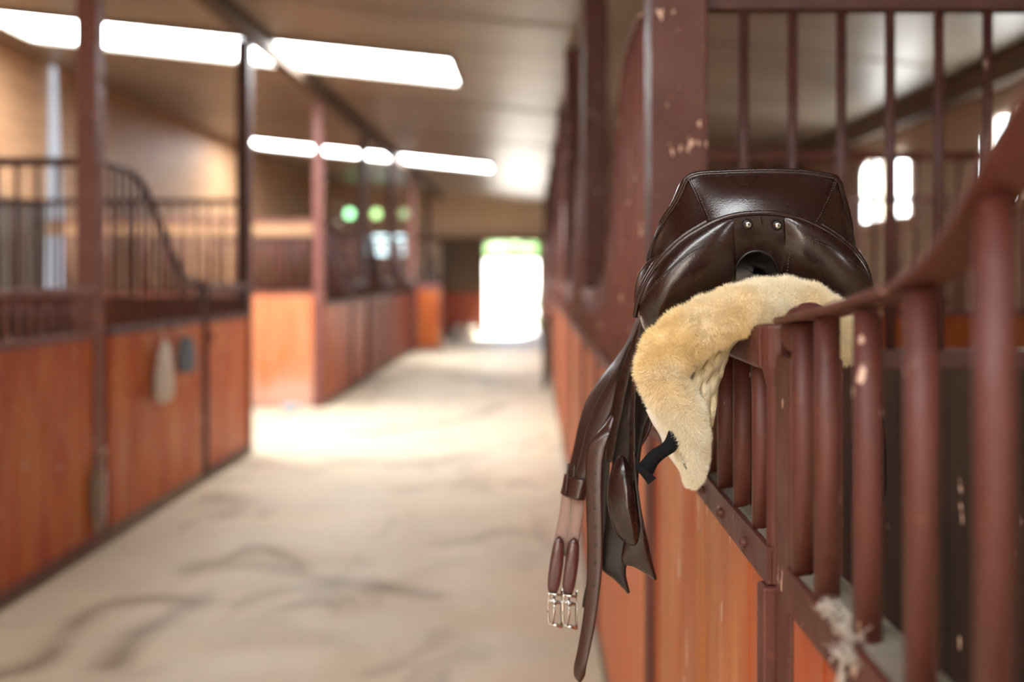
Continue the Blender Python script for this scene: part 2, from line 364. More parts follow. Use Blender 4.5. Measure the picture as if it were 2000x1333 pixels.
# outside
GRAV = mat('pale_gravel_yard', (.62, .58, .50), .9); LEAF = mat('green_leaves', (.10, .24, .05), .7)
n = N(LEAF); n.color(n.mix(n.noise(n.map((1, 1, 1)), 3, 5), (.12, .28, .05), (.05, .13, .03)))
struct(obj('ground', boxm(-30, 30, YE+.21, 90, -.2, -.02), GRAV)); bpy.data.objects['ground']['kind'] = 'structure'
def bush(name, label, x, y, R, h, n_=260, trunk=True):
    t = thing(name, label, 'tree' if trunk else 'shrub', (x, y, -.02))
    bm = bmesh.new()
    for i in range(n_):
        a = rng.uniform(0, 6.28); rr = R*math.sqrt(rng.uniform(0, 1)); zz = h*(.45 + .55*rng.uniform(0, 1)*(1-(rr/R)**2*.5)) if trunk else h*rng.uniform(.05, 1)*(1-(rr/R)**2*.5)
        blob(bm, (rr*math.cos(a), rr*math.sin(a), zz), R*rng.uniform(.12, .24), (1, 1, .7), 1)
    obj('foliage', bm, LEAF, t)
    if trunk: tube('trunk', [(0, 0, 0), (.1, 0, h*.35), (0, 0, h*.7)], R*.08, BEAM, t)
bm = bmesh.new(); box(bm, -30, 30, 60, 90, -.02, 2.6); v0 = [bm.verts.new(c) for c in ((-30, 38, -.021), (30, 38, -.021), (30, 60, 2.6), (-30, 60, 2.6))]; bm.faces.new(v0); struct(obj('ground', bm, GRAV))
bush('leafy_hedge_tree', 'green tree on the bank behind the left half of the doorway', -5.2, 63, 3.4, 6, 200, False)
bush('leafy_hedge_tree', 'green tree on the bank behind the right half of the doorway', 1.3, 71, 3.6, 6.4, 200, False)
bush('dark_shrub', 'dark shrub at the right edge of the bright doorway', .45, 30.2, .42, 1.75, 120, False)

# ------------------------------------------------------------------ stall fronts
BARR = .0125
bar_cache = {}
def bar(parent, x, y, z0, z1, m):
    key = (round(z1-z0, 2), m.name)
    if key not in bar_cache:
        me = bpy.data.meshes.new('bar'); bm = bmesh.new()
        bmesh.ops.create_cone(bm, cap_ends=True, segments=14, radius1=BARR, radius2=BARR, depth=key[0], matrix=Matrix.Translation((0, 0, key[0]/2)))
        bm.to_mesh(me); bm.free(); me.materials.append(m)
        for p in me.polygons: p.use_smooth = len(p.vertices) == 4
        bar_cache[key] = me
    o = bpy.data.objects.new('bar', bar_cache[key]); COL.objects.link(o); o.parent = parent
    o.location = Vector((x, y, z0)) - parent.location
    return o
def planks(y0, y1, z0, z1, xo, s, th=.028, wd=.115):
    bm = bmesh.new(); n_ = max(1, round((y1-y0)/wd)); w_ = (y1-y0)/n_
    for i in range(n_):
        d = rng.uniform(0, .002)
        xs = sorted((xo + s*d, xo + s*th)); box(bm, *xs, y0+i*w_+.0015, y0+(i+1)*w_-.0015, z0, z1)
    xs = sorted((xo + s*.012, xo + s*(th-.004))); box(bm, *xs, y0, y1, z0+.002, z1-.002)
    return bm
def loc_child(o, p): o.location = -Vector(p.location); return o
CURVE = [(1.62, .72), (1.4, .715), (1.3, .695), (1.15, .63), (1.0, .52), (.85, .38), (.7, .245), (.58, .16), (.53, .128), (.45, .072), (.38, .047), (.27, .030), (.12, .012), (0, 0)]
def zcurve(y, Yp):                      # height of the top rail at depth y
    d = Yp + 1.89 - y; ds = [c[0] for c in CURVE][::-1]; zs = [c[1] for c in CURVE][::-1]
    return 1.55 + float(np.interp(d, ds, zs))
def fixed_panel(xf, s, Yp, label, group, bm_mat, fr, near=False, Ystart=None):
    t = thing('stall_front_panel', label, 'stall panel', (xf, Yp+1.0, 0), group)
    y0 = Yp + .17; y1 = Yp + 1.85
    if Ystart is not None: y0 = Ystart
    def X(a, b): return sorted((xf + s*a, xf + s*b))
    o = obj('board_panel', planks(y0, y1, .09, 1.24, xf+s*.006, s), bm_mat, t); loc_child(o, t)
    bm = bmesh.new(); box(bm, *X(-.002, .004), y0, y1+.005, 1.238, 1.282); box(bm, *X(.004, .052), y0, y1+.005, 1.276, 1.282); box(bm, *X(.046, .052), y0, y1+.005, 1.238, 1.282)
    o = obj('bottom_rail', bm, fr, t); loc_child(o, t); mod_bevel(o, .0015)
    bm = bmesh.new(); box(bm, *X(.006, .045), y0, y1, .03, .089); o = obj('sill', bm, CONC, t); loc_child(o, t)
    # curved flat top rail
    xb = xf + s*.013
    path = [(xb, Yp+1.89-d, 1.55+z) for d, z in CURVE]
    if Ystart is not None: path = [p for p in path if p[1] > Ystart]
    else: path = [(xb, Yp+.17, 1.55+.72)] + path[0:]
    path = catmull(path, 70)
    G = sweep(path, .019, .0038 if s > 0 else .015, square=True)
    o = obj('curved_rail', grid_mesh('curved_rail', G, close=True), fr, t); loc_child(o, t); mod_bevel(o, .002)
    # bars
    ys = [Yp + 1.835]; y = Yp + 1.75
    while y > y0 + .03: ys.append(y); y -= .1185
    for y in ys: bar(t, xb, y, 1.281, zcurve(y, Yp)-.004, fr)
    # end post and ball cap
    bm = boxm(*X(.004, .064), Yp+1.86, Yp+1.92, .0, 1.51); o = obj('end_post', bm, fr, t); loc_child(o, t); mod_bevel(o, .004)
    bm = bmesh.new(); blob(bm, (xf+s*.035, Yp+1.89, 1.538), .033); c = obj('ball_cap', bm, fr, o, smooth=True)
    return t
def gate(xf, s, Yp, label, group, bm_mat, fr, y1=None):
    ya = Yp + 1.935; yb = y1 or Yp + 3.135
    t = thing('stall_gate', label, 'gate', (xf, (ya+yb)/2, 0), group)
    def X(a, b): return sorted((xf + s*a, xf + s*b))
    o = obj('board_panel', planks(ya+.032, yb-.032, .09, 1.24, xf+s*.008, s), bm_mat, t); loc_child(o, t)
    bm = bmesh.new(); box(bm, *X(-.002, .004), ya+.004, yb-.004, 1.238, 1.282); box(bm, *X(.004, .048), ya+.004, yb-.004, 1.276, 1.282)
    for yy in np.arange(ya+.12, yb-.05, .16):       # bolt heads
        for zz in (1.257,):
            bmesh.ops.create_icosphere(bm, subdivisions=2, radius=.007, matrix=Matrix.Translation((xf-s*.004, yy, zz)))
    o = obj('bottom_rail', bm, fr, t); loc_child(o, t)
    o = obj('top_rail', boxm(*X(-.006, .032), ya+.03, yb-.03, 1.488, 1.54), fr, t); loc_child(o, t); mod_bevel(o, .006)
    for yy in (ya+.015, yb-.015):
        bm = bmesh.new(); box(bm, *X(-.008, .034), yy-.015, yy+.015, .06, 1.236)
        o = obj('stile', bm, fr, t); loc_child(o, t); mod_bevel(o, .004)
        p = [(xf+s*.013, yy, 1.236), (xf+s*.013, yy, 1.49), (xf+s*.013, yy, 1.5)]
        g = sweep([(xf+s*.013, yy, 1.236), (xf+s*.013, yy, 1.47), (xf+s*.013, yy, 1.495), (xf+s*.013, yy, 1.543)], .014, radii=[.9, .9, 1.35, 1.4], n=16)
        o = obj('stile', grid_mesh('stile', g, close=True), fr, t); loc_child(o, t); mod_bevel(o, .003)
    o = obj('foot_rail', boxm(*X(-.006, .034), ya+.032, yb-.032, .05, .089), fr, t); loc_child(o, t)
    xb = xf + s*.013
    y = ya + .093
    while y < yb-.05: bar(t, xb, y, 1.281, 1.49, fr); y += .118
    # latch
    if s > 0: return t
    bm = bmesh.new(); box(bm, *X(-.03, -.008), ya-.01, ya+.07, 1.10, 1.125); box(bm, *X(-.045, -.02), ya+.03, ya+.045, 1.09, 1.16)
    o = obj('latch', bm, REDP, t); loc_child(o, t)
    return t
def post(x0, x1, y0, d, label, group, m):
    o = obj('stall_post', boxm(x0, x1, y0, y0+d, 0, (zc(x1)-.002) if x0 > 0 else 3.744), m); mod_bevel(o, .006)
    return tag(o, label, 'post', group)
def partition(x0, x1, Y, label, group, bm_mat, fr, xs=None, railm=None):
    t = thing('stall_partition', label, 'partition', ((x0+x1)/2, Y, 0), group)
    bm = bmesh.new(); n_ = round((x1-x0)/.12); w_ = (x1-x0)/n_
    for i in range(n_): box(bm, x0+i*w_+.001, x0+(i+1)*w_-.001, Y-.018, Y+.018, .04, 1.375)
    o = obj('board_panel', bm, bm_mat, t); loc_child(o, t)
    o = obj('middle_rail', boxm(x0, x1, Y-.022, Y+.022, 1.375, 1.42), railm or fr, t); loc_child(o, t)
    o = obj('top_rail', boxm(x0, x1, Y-.02, Y+.02, 2.255, 2.305), fr, t); loc_child(o, t); mod_bevel(o, .004)
    for x in (xs if xs is not None else np.arange(x0+.06, x1-.03, .12)): bar(t, float(x), Y, 1.42, 2.257, fr)
    return t

ORD = ['nearest', 'second', 'third', 'fourth', 'fifth', 'sixth', 'seventh', 'eighth', 'ninth']
# right row
XF = .277
rY = [-.77 + 3.15*i for i in range(9)]
rlab = ['nearest ball-capped stall front panel with a curved rail, at the right edge of the photo', 'stall front panel with steep curved rail just behind the big scuffed post at right']
rglab = ['low barred stall gate that carries the saddle and cream sheepskin pad', 'right-side stall gate just beyond the big scuffed post']
for i, Yp in enumerate(rY):
    fr = RED if i == 0 else REDP
    far = i >= 2
    fixed_panel(XF, 1, Yp, rlab[i] if not far else '%s stall front panel down the right side of the aisle, counted from the camera' % ORD[i], 'stall front panels on the right', ORANGE if i == 0 else ORANGE_LIT, fr)
    gate(XF, 1, Yp, rglab[i] if not far else '%s stall gate down the right side of the aisle, counted from the camera' % ORD[i], 'stall gates on the right', ORANGE if i == 0 else ORANGE_LIT, fr)
for i, Yp in enumerate(rY):
    lab = 'hidden' 
    if i == 0: lab = 'red-brown steel post behind the camera on the right side'
    elif i == 1: lab = 'wide scuffed red-brown steel post rising directly behind the saddle'
    else: lab = '%s steel post of the right row, counting the one behind the saddle' % ORD[i-1]
    if i > 0: post(.285, .42, Yp, .16, lab, 'steel posts on the right', RED)
    if i > 0:
        xs = [.522 + .1205*j for j in range(26)]
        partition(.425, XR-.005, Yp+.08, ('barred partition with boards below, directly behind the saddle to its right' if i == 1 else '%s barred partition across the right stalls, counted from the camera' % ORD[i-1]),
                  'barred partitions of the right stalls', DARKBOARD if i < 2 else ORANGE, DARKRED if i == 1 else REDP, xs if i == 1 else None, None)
# left row
XLF = -2.545
lY = [-.4, 2.75, 5.9, 9.05, 12.2, 15.35, 18.5, 21.65, 24.8]
gl = {1: 'stall gate of orange boards at the left edge of the photo', 2: 'short orange board gate just in front of the dark post with the open bay behind', 4: 'orange stall gate behind the pink post of the open bay', 5: 'dark red stall gate further along the left side, before the far posts', 6: 'dark red stall gate nearest the far end of the left row', 8: 'left stall gate beside the end wall'}
pl = {1: 'left front panel next to the camera, mostly outside the photo', 2: 'left stall front panel with S-curved rail and a white bag hanging on it', 4: 'left stall front panel starting at the pink post of the open bay', 5: 'dark red board panel fronting the stall after the pink post bay', 6: 'dark red board panel fronting the far left stall', 8: 'left front panel beside the end wall'}
for i, Yp in enumerate(lY):
    bmt = ORANGE if i < 5 else BRICKRED
    if i in pl:
        if i != 1: fixed_panel(XLF, -1, Yp-.062, pl[i], 'stall front panels on the left', bmt, DARKRED)
        gate(XLF, -1, Yp-.062, gl[i], 'stall gates on the left', bmt, REDP if i == 1 else DARKRED)
    if i > 1:
        lab = {2: 'leftmost tall red post, crossing the white skylight strip', 3: 'dark tall post at the end of the left orange stall front', 4: 'pinkish tall post at the corner of the open bay on the left'}.get(i, '%s tall post of the left row, from the leftmost' % ORD[i-2])
        post(-2.68, -2.56, Yp-.06, .12, lab, 'tall posts along the left side', [None, None, REDP, DARKRED, REDP, DARKRED, DARKRED, REDP, DARKRED][i])
    if i > 1:
        lab = {2: 'barred partition left of the leftmost tall post', 3: 'barred partition ending at the dark tall post on the left', 4: 'bright orange board partition with bars above, closing the open bay'}.get(i, '%s barred partition across the left stalls, counted from the camera' % ORD[i-2])
        pt_ = partition(XL+.005, -2.685, Yp, lab, 'barred partitions of the left stalls', {2: DARKBOARD, 3: BRICKRED, 4: LIMED_LIT}.get(i, ORANGE_LIT), {4: REDP, 7: REDP}.get(i, DARKRED if i != 3 else RED))
        if i == 4:
            q = obj('upper_board', boxm(XL+.01, -2.69, Yp-.03, Yp-.005, 2.10, 2.245), PLANK, pt_); loc_child(q, pt_); q['label'] = 'pale wooden board below the top rail'
for o_ in [x for x in COL.objects if x.get('label') == gl[1]]:
    q = obj('drop_bolt', (lambda b: (box(b, XLF+.009, XLF+.03, 5.72, 5.79, .22, .46), box(b, XLF+.012, XLF+.045, 5.74, 5.77, .12, .52), b)[-1])(bmesh.new()), CONC, o_); q.location = -o_.location; q['label'] = 'pale rusty drop bolt'; mod_bevel(q, .006)
# board wing standing into the aisle at the far open bay
t = thing('open_stall_gate', 'orange board gate standing open into the aisle on the far left', 'gate', (-2.2, 21.4, 0))
o = obj('board_panel', boxm(-2.48, -2.0, 21.38, 21.42, .08, 1.3), ORANGE, t); loc_child(o, t)
o = obj('gate_frame', (lambda b: (box(b, -2.53, -2.48, 21.375, 21.425, 0, 1.45), box(b, -2.0, -1.96, 21.375, 21.425, .02, 1.45), box(b, -2.48, -2.0, 21.375, 21.425, 1.3, 1.45), b)[-1])(bmesh.new()), REDP, t); loc_child(o, t)
# sliding door leaf left of the doorway
dd = obj('door_1', boxm(-2.55, -1.36, YE-.12, YE-.06, .05, 2.55), mat('dark_olive_door', (.09, .06, .035), .6)); struct(dd)
bm = bmesh.new(); box(bm, -2.55, -1.36, YE-.14, YE-.12, .05, 1.15); obj('kick_boards', bm, BRICKRED, dd)
bm = bmesh.new(); box(bm, -4.2, .3, YE-.10, YE-.01, 2.58, 2.68); obj('door_track', bm, BEAM, dd)
for a, b_, nm in ((DX0-.08, DX0, 1), (DX1, DX1+.08, 2)): struct(obj('trim_%d' % (nm+10), boxm(a, b_, YE-.03, YE, 0, 2.58), BEAM))
# kerbs
struct(obj('baseboard_left', (lambda b: (box(b, XLF-.07, XLF+.01, 2.9, 9.0, 0, .029), box(b, XLF-.07, XLF+.01, 12.25, 21.6, 0, .029), b)[-1])(bmesh.new()), CONC))
struct(obj('baseboard_right', boxm(XF+.004, XF+.06, 1.16, 27.5, 0, .029), CONC))

# ------------------------------------------------------------------ left wall extras
WHITE = mat('white_plastic_sheet', (.85, .85, .86), .5)
rows = []
for k_, (v_, ul, ur) in enumerate([(128, 99, 112), (200, 97, 118), (300, 95, 124), (400, 94, 130), (480, 92, 134), (575, 90, 136)]):
    yy = (ul - 1040); Y0 = -5.93 * F / yy
    rows.append([(-5.93 + .03*math.sin(j*2.1), Y0 + (ur-ul)/F*Y0*j/6*1.6, EYE - (v_-540)/F*Y0) for j in range(7)])
o = obj('plastic_sheet', grid_mesh('sheet', rows), emit('daylit_translucent_sheet', (.86, .90, 1.0), .42), smooth=True); solid(o, .01); o.name = 'window_30'; struct(o)
o = obj('wall_shutter', boxm(-5.995, -5.93, 10.75, 12.2, .9, 2.5), mat('dark_shutter', (.05, .04, .03), .7)); tag(o, 'dark closed shutter on the left plank wall', 'shutter')
bm = bmesh.new(); box(bm, -5.93, -5.915, 11.45, 11.5, .9, 2.5); obj('shutter_batten', bm, BEAM, o)

# bag and brush hanging on the left panel
px, = (XLF,)
CLOTH = mat('off_white_cloth', (.62, .56, .48), .9); GREYB = mat('blue_grey_felt', (.16, .20, .24), .8)
t = thing('cloth_bag', 'whitish cloth bag hanging by a cord on the orange left panel', 'bag', (XLF+.06, 6.72, 1.02))
G = []
for i, (z, hw, th) in enumerate([(.14, .03, .01), (.08, .09, .02), (.02, .105, .03), (-.08, .12, .045), (-.18, .125, .05), (-.24, .115, .04), (-.265, .08, .015)]):
    G.append([(th*math.sin(2*math.pi*j/18), hw*math.cos(2*math.pi*j/18), z + .01*math.cos(3*j)) for j in range(18)])
obj('pouch', grid_mesh('pouch', G, True), CLOTH, t, True)
tube('cord', [(0, .0, .13), (-.01, .02, .20), (-.035, 0, .225), (-.051, -.01, .215)], .006, CLOTH, t)
t = thing('felt_overreach_boot', 'blue-grey round felt boot hanging beside the white bag', 'horse boot', (XLF+.09, 7.06, 1.05))
G = []
for i, (z, r) in enumerate([(.12, .06), (.09, .08), (0, .10), (-.09, .10), (-.13, .08), (-.13, .06), (0, .065), (.11, .045)]):
    G.append([(.6*r*math.sin(2*math.pi*j/18), r*math.cos(2*math.pi*j/18), z) for j in range(18)])
obj('shell', grid_mesh('shell', G, False), GREYB, t, True)
tube('cord', [(0, .0, .11), (-.02, -.03, .18), (-.080, -.02, .18)], .006, CLOTH, t)

# small things further off
PAIL = mat('white_plastic_pail', (.75, .75, .74), .5); TEAL = mat('teal_plastic', (.03, .30, .32), .4); GREEN = mat('dark_green_rope', (.01, .035, .025), .8)
def bucket(x, y, label, m, r=.14, h=.28, z=0):
    t = thing('bucket', label, 'bucket', (x, y, z), 'buckets at the far end')
    G = [[(rr*math.cos(2*math.pi*j/24), rr*math.sin(2*math.pi*j/24), zz) for j in range(24)] for rr, zz in ((.0, .001), (r*.8, 0), (r, h), (r*1.06, h), (r*1.06, h-.02), (r*.97, h-.02), (r*.96, h), (r*.76, .01), (0, .01))]
    obj('shell', grid_mesh('shell', G), m, t, True)
    tube('handle', [(r*math.cos(a), .02, h*.95 + r*.7*math.sin(a)) for a in np.linspace(0, math.pi, 14)], .005, CHROME, t)
bucket(-2.0, 26.6, 'white bucket on the floor left of the bright doorway', PAIL)
bucket(-1.62, 26.4, 'second white bucket, closest to the bright doorway', PAIL, .15, .26)
bucket(-2.0, 25.2, 'small teal bucket in front of the white ones', TEAL, .09, .14)
t = thing('water_scoop', 'small pale blue plastic scoop on the floor beside the pink post', 'scoop', (-2.85, 11.75, 0))
G = [[(rr*math.cos(2*math.pi*j/20), rr*math.sin(2*math.pi*j/20), zz) for j in range(20)] for rr, zz in ((.001, .0), (.07, 0), (.09, .09), (.083, .09), (.065, .008), (.001, .008))]
obj('bowl', grid_mesh('bowl', G), mat('pale_blue_plastic', (.45, .55, .62), .4), t, True)
tube('handle', [(.085, 0, .075), (.15, .02, .09), (.2, .02, .1)], .01, bpy.data.materials['pale_blue_plastic'], t)
t = thing('lead_rope', 'dark green coiled lead rope hanging on the right wall of stalls', 'rope', (XF-.075, 13.6, 0))
for k_, (a, b_) in enumerate(((.10, .78), (.07, .66), (.05, .85))):
    pth = [(-.02*k_, a*math.cos(q), .95 - b_*.55 + b_*.5*math.sin(q)) for q in np.linspace(0, 2*math.pi, 26)]
    tube('coil', pth, .022, GREEN, t)
tube('knot', [(0, 0, .88), (-.02, .02, .96), (.03, 0, 1.05)], .035, GREEN, t)

# loose straw on the floor and in the near right stall
def straws(name, n_, xr, yr, z, label, L=.09):
    vv, ff = [], []
    for i in range(n_):
        x = rng.uniform(*xr); y = rng.uniform(*yr); a = rng.uniform(0, 6.28); l = L*rng.uniform(.4, 1); zz = z + rng.uniform(.001, .006); wv = .0016
        dx, dy = math.cos(a)*l/2, math.sin(a)*l/2; nx, ny = -math.sin(a)*wv, math.cos(a)*wv; b0 = len(vv)
        vv += [(x-dx-nx, y-dy-ny, zz), (x+dx-nx, y+dy-ny, zz+.004), (x+dx+nx, y+dy+ny, zz+.004), (x-dx+nx, y-dy+ny, zz), (x, y, zz+.006)]
        ff += [(b0, b0+1, b0+4), (b0+1, b0+2, b0+4), (b0+2, b0+3, b0+4), (b0+3, b0, b0+4)]
    me = bpy.data.meshes.new(name); me.from_pydata(vv, [], ff); tag(obj(name, me, STRAW), label, 'straw', kind='stuff')
straws('loose_straw', 5000, (XL+.2, -3.3), (9.2, 12.0), 0, 'straw scattered over the floor of the open left bay')
straws('straw_bedding', 6000, (.5, 3.5), (-.6, 2.3), 0, 'straw bedding on the stall floor right of the saddle')

# ------------------------------------------------------------------ near gate dirt: dust and cobweb
G = []
def dust(y0, y1, x1):
    G = []
    for y in np.arange(y0, y1, .006):
        G.append([(XF + .0045 + (x1-.0045)*j/11, y, 1.2822 + (.0022 + .0032*abs(math.sin(y*61+j*.8)*math.sin(y*23+j*1.3)) + rng.uniform(0, .0016))*math.sin(math.pi*(j+.6)/12.2)) for j in range(12)])
    return G
tag(obj('dust_layer', grid_mesh('dust_layer', dust(.42, 1.05, .050)), DUST, smooth=True), 'grey dust and chaff on the ledge under the nearest bars', 'dust', kind='stuff')
tag(obj('dust_layer', grid_mesh('dust_layer', dust(1.20, 2.3, .046)), DUST, smooth=True), 'grey dust and chaff on the gate ledge below the sheepskin', 'dust', kind='stuff')
me = bpy.data.meshes.new('cobweb'); vv, ff = [], []
def strand(a, b, r, sag=.0, n_=9):
    a = Vector(a); b = Vector(b); d = (b-a)
    s = d.cross(Vector((.3, .8, .5))).normalized(); u_ = s.cross(d).normalized(); base = len(vv); w1, w2 = rng.uniform(-.006, .006, 2)
    for i in range(n_):
        q = i/(n_-1); c = a + d*q - Vector((0, 0, sag*4*q*(1-q))) + (s*w1 + u_*w2)*math.sin(math.pi*q)
        for k2 in range(3): ang = k2*2.094; vv.append(tuple(c + (s*math.cos(ang) + u_*math.sin(ang))*r*(1-.6*abs(2*q-1))))
    for i in range(n_-1):
        for k2 in range(3): ff.append((base+i*3+k2, base+i*3+(k2+1) % 3, base+(i+1)*3+(k2+1) % 3, base+(i+1)*3+k2))
for c0, n_, sp in (((XF-.004, .915, 1.296), 60, .5), ((XF+.004, .875, 1.288), 100, .75), ((XF-.006, .855, 1.276), 60, .5)):
    for i in range(n_):
        a = np.array(c0) + rng.normal(0, 1, 3)*[.008, .022, .006]*sp; b = np.array(c0) + rng.normal(0, 1, 3)*[.010, .030, .010]*sp
        strand(a, b, rng.uniform(.0002, .0009), rng.uniform(0, .005))
for i in range(14): strand((XF-.008+rng.normal(0, .001), .865+rng.normal(0, .002), 1.27), (XF-.012+rng.normal(0, .001), .868+rng.normal(0, .003), 1.26-rng.uniform(.08, .17)), rng.uniform(.0004, .0011))
me.from_pydata(vv, [], ff); tag(obj('cobweb', me, WEB), 'dusty pale cobweb hanging from the rail under the near bars', 'cobweb', kind='stuff')

# ------------------------------------------------------------------ saddle
def quad_grid(A, B, ns, nt, bulge=None):
    """surface between two 3-D polylines A (top) and B (bottom)"""
    a = catmull(A, ns); b = catmull(B, ns); G = []
    for i in range(nt):
        t = i/(nt-1); r = a*(1-t) + b*t
        if bulge is not None: r = r + np.array([bulge(j/(ns-1), t) for j in range(ns)])
        G.append(r)
    return G
def PP(lst): return [tuple(P(*q)) for q in lst]
def closed_outline(pts, n=120):
    p = list(pts) + [pts[0]]
    return catmull(p, n)[:-1]
def stitches(name, path, parent, off=(0, -.0015, 0), step=.0042, r=.0007):
    p = catmull(path, 200); bm = bmesh.new(); acc = 0; last = p[0]
    L = np.concatenate([[0], np.cumsum(np.linalg.norm(np.diff(p, axis=0), axis=1))])
    for q in np.arange(0, L[-1], step):
        i = min(np.searchsorted(L, q), len(p)-2); c = Vector(p[i]) + Vector(off); t = Vector(p[i+1]-p[i]).normalized()
        m = Matrix.Translation(c) @ t.to_track_quat('X', 'Z').to_matrix().to_4x4() @ Matrix.Diagonal((step*.36, r, r, 1))
        bmesh.ops.create_icosphere(bm, subdivisions=1, radius=1, matrix=m)
    return obj(name, bm, STITCH, parent, True)

sad = thing('saddle', 'dark brown leather riding saddle resting over the sheepskin on the barred gate', 'saddle', (0, 0, 0))
# --- cantle back (facets, rounded rim) -------------------------------------
S = 1.30
rim = [(1271, 512, 1.40), (1273, 488, 1.39), (1285, 455, 1.366), (1303, 424, 1.348), (1320, 400, 1.334), (1334, 372, 1.324), (1345, 350, 1.317), (1362, 343, 1.314),
       (1410, 339.5, 1.314), (1490, 337, 1.314), (1570, 339, 1.314), (1618, 346, 1.314), (1634, 352, 1.317), (1642, 378, 1.324), (1650, 405, 1.334), (1659, 440, 1.350), (1666, 470, 1.368), (1670, 505, 1.39)]
arch = [(1240, 618, 1.325), (1247, 588, 1.315), (1257, 562, 1.305), (1277, 527, 1.295), (1301, 499, 1.287), (1335, 468, 1.28), (1368, 447, 1.275), (1402, 430, 1.271), (1437, 420, 1.269), (1478, 416, 1.268), (1516, 417, 1.268),
        (1550, 424, 1.27), (1585, 437, 1.274), (1620, 456, 1.279), (1653, 480, 1.285), (1678, 506, 1.292), (1693, 536, 1.30), (1700, 565, 1.31), (1699, 592, 1.322)]
# split the surface at the two seams so the facets meet in a crease
seamL = [(1345, 350, 1.317), (1356, 372, 1.309), (1372, 410, 1.293), (1385, 440, 1.276)]
seamR = [(1634, 352, 1.317), (1625, 378, 1.309), (1611, 408, 1.293), (1594, 440, 1.276)]
def bul(k): return lambda s, t: (0, -k*math.sin(math.pi*s)*math.sin(math.pi*t), 0)
centre_top = PP(rim[6:13]); centre_bot = PP([(1385, 440, 1.276), (1402, 432, 1.2735), (1437, 422, 1.271), (1478, 418, 1.270), (1516, 419, 1.270), (1550, 426, 1.272), (1594, 440, 1.276)])
def coons(T, Bt, Lf, Rt, ns=48, nt=30, bulge=0):
    T, Bt, Lf, Rt = catmull(T, ns), catmull(Bt, ns), catmull(Lf, nt), catmull(Rt, nt); G = []
    for i in range(nt):
        t = i/(nt-1); row = []
        for j in range(ns):
            s = j/(ns-1)
            q = (1-t)*T[j] + t*Bt[j] + (1-s)*Lf[i] + s*Rt[i] - ((1-s)*(1-t)*T[0] + s*(1-t)*T[-1] + (1-s)*t*Bt[0] + s*t*Bt[-1])
            q = q + np.array((0, -bulge*math.sin(math.pi*s)*math.sin(math.pi*t)*(1 + .35*math.sin(5*s+2*t)), 0)); row.append(q)
        G.append(row)
    return G
o = obj('cantle_back', grid_mesh('cantle_back', coons(centre_top, centre_bot, PP(seamL), PP(seamR), bulge=.012)), LEA, sad, True); solid(o, .003, 1)
wl_bot = PP([(1271, 512, 1.40), (1290, 506, 1.36), (1325, 476, 1.31), (1385, 440, 1.276)])
o = obj('cantle_side', grid_mesh('cantle_side', coons(PP(rim[0:7]), wl_bot, PP([(1271, 512, 1.40), (1271.2, 511.7, 1.3999), (1271.5, 511.5, 1.3998)]), PP(seamL), bulge=.006)), LEA, sad, True)
wr_bot = PP([(1594, 440, 1.276), (1640, 474, 1.31), (1662, 496, 1.35), (1670, 505, 1.39)])
o = obj('cantle_side', grid_mesh('cantle_side', coons(PP(rim[12:]), wr_bot, PP(seamR), PP([(1670, 505, 1.39), (1670, 505.1, 1.3899), (1670, 505.2, 1.3898)]), bulge=.006)), LEA, sad, True)
for sm in (seamL, seamR):
    tube('seam', catmull(PP(sm), 30) + np.array((0, -.0005, 0)), .0011, LEA, sad, n=8)
    stitches('stitching', np.array(PP(sm)) + np.array((.003 if sm is seamL else -.003, -.0018, 0)), sad)
tube('rim_piping', catmull(PP(rim), 120), .0028, LEA, sad, n=10)
# --- seat, dipping forward from the cantle rim to the pommel ---------------
cx = .285
rimc = catmull(PP(rim), 41); G = [rimc]
xc = (rimc[0][0] + rimc[-1][0])/2
for (y, wk, zt, zside) in ((1.36, 1.0, -.003, -.004), (1.40, .96, -.028, -.02), (1.46, .86, -.055, -.035), (1.54, .74, -.06, -.045), (1.62, .66, -.045, -.045), (1.69, .6, -.015, -.04), (1.74, .55, .0, -.04)):
    row = []
    for j, q in enumerate(rimc):
        s = j/40*2-1; hgt = (q[2]-1.62)
        row.append((xc + (q[0]-xc)*wk, max(y, q[1]+.004) if y < 1.41 else y, q[2] + zt*(1-s*s) + zside*s*s))
    G.append(row)
o = obj('seat', grid_mesh('seat', G), LEA, sad, True); solid(o, .006, 1)
# --- welt arch -------------------------------------------------------------
tube('welt', catmull(PP(arch), 140), .0034, LEA, sad, n=12)
tube('welt', catmull(PP([(u, v-7, y+.012) for u, v, y in arch[1:-1]]), 140), .0042, LEA, sad, n=12)
# --- rear panels -----------------------------------------------------------
def panel(name, top, bot, bulge, mirror=False):
    a = catmull(PP(top), 60); b = catmull(PP(bot), 60); G = []
    for i in range(40):
        t = i/39; row = []
        for j in range(60):
            s = j/59; q = a[j]*(1-t) + b[j]*t
            k = math.sin(math.pi*min(1, t*1.02))**.55 * (math.sin(math.pi*(.06+.9*s))**.5)
            row.append((q[0], q[1] - bulge*k, q[2] + .010*k*(1-t)))
        G.append(row)
    # turn the bottom under, away from the viewer
    for e in range(1, 9):
        G.append([(x + (.286-x)*.07*e, y + .014*e, z + .006*e) for x, y, z in G[39]])
    o = obj(name, grid_mesh(name, G), LEA, sad, True); return o, G
topL = [(1247, 592, 1.317), (1257, 564, 1.307), (1278, 529, 1.297), (1302, 501, 1.289), (1336, 470, 1.282), (1369, 449, 1.277), (1403, 432, 1.273), (1430, 424, 1.271)]
botL = [(1250, 622, 1.33), (1256, 640, 1.33), (1266, 654, 1.325), (1282, 655, 1.315), (1312, 640, 1.315), (1360, 618, 1.315), (1405, 600, 1.315), (1436, 590, 1.315)]
pl_, GL = panel('rear_panel', topL, botL, .036)
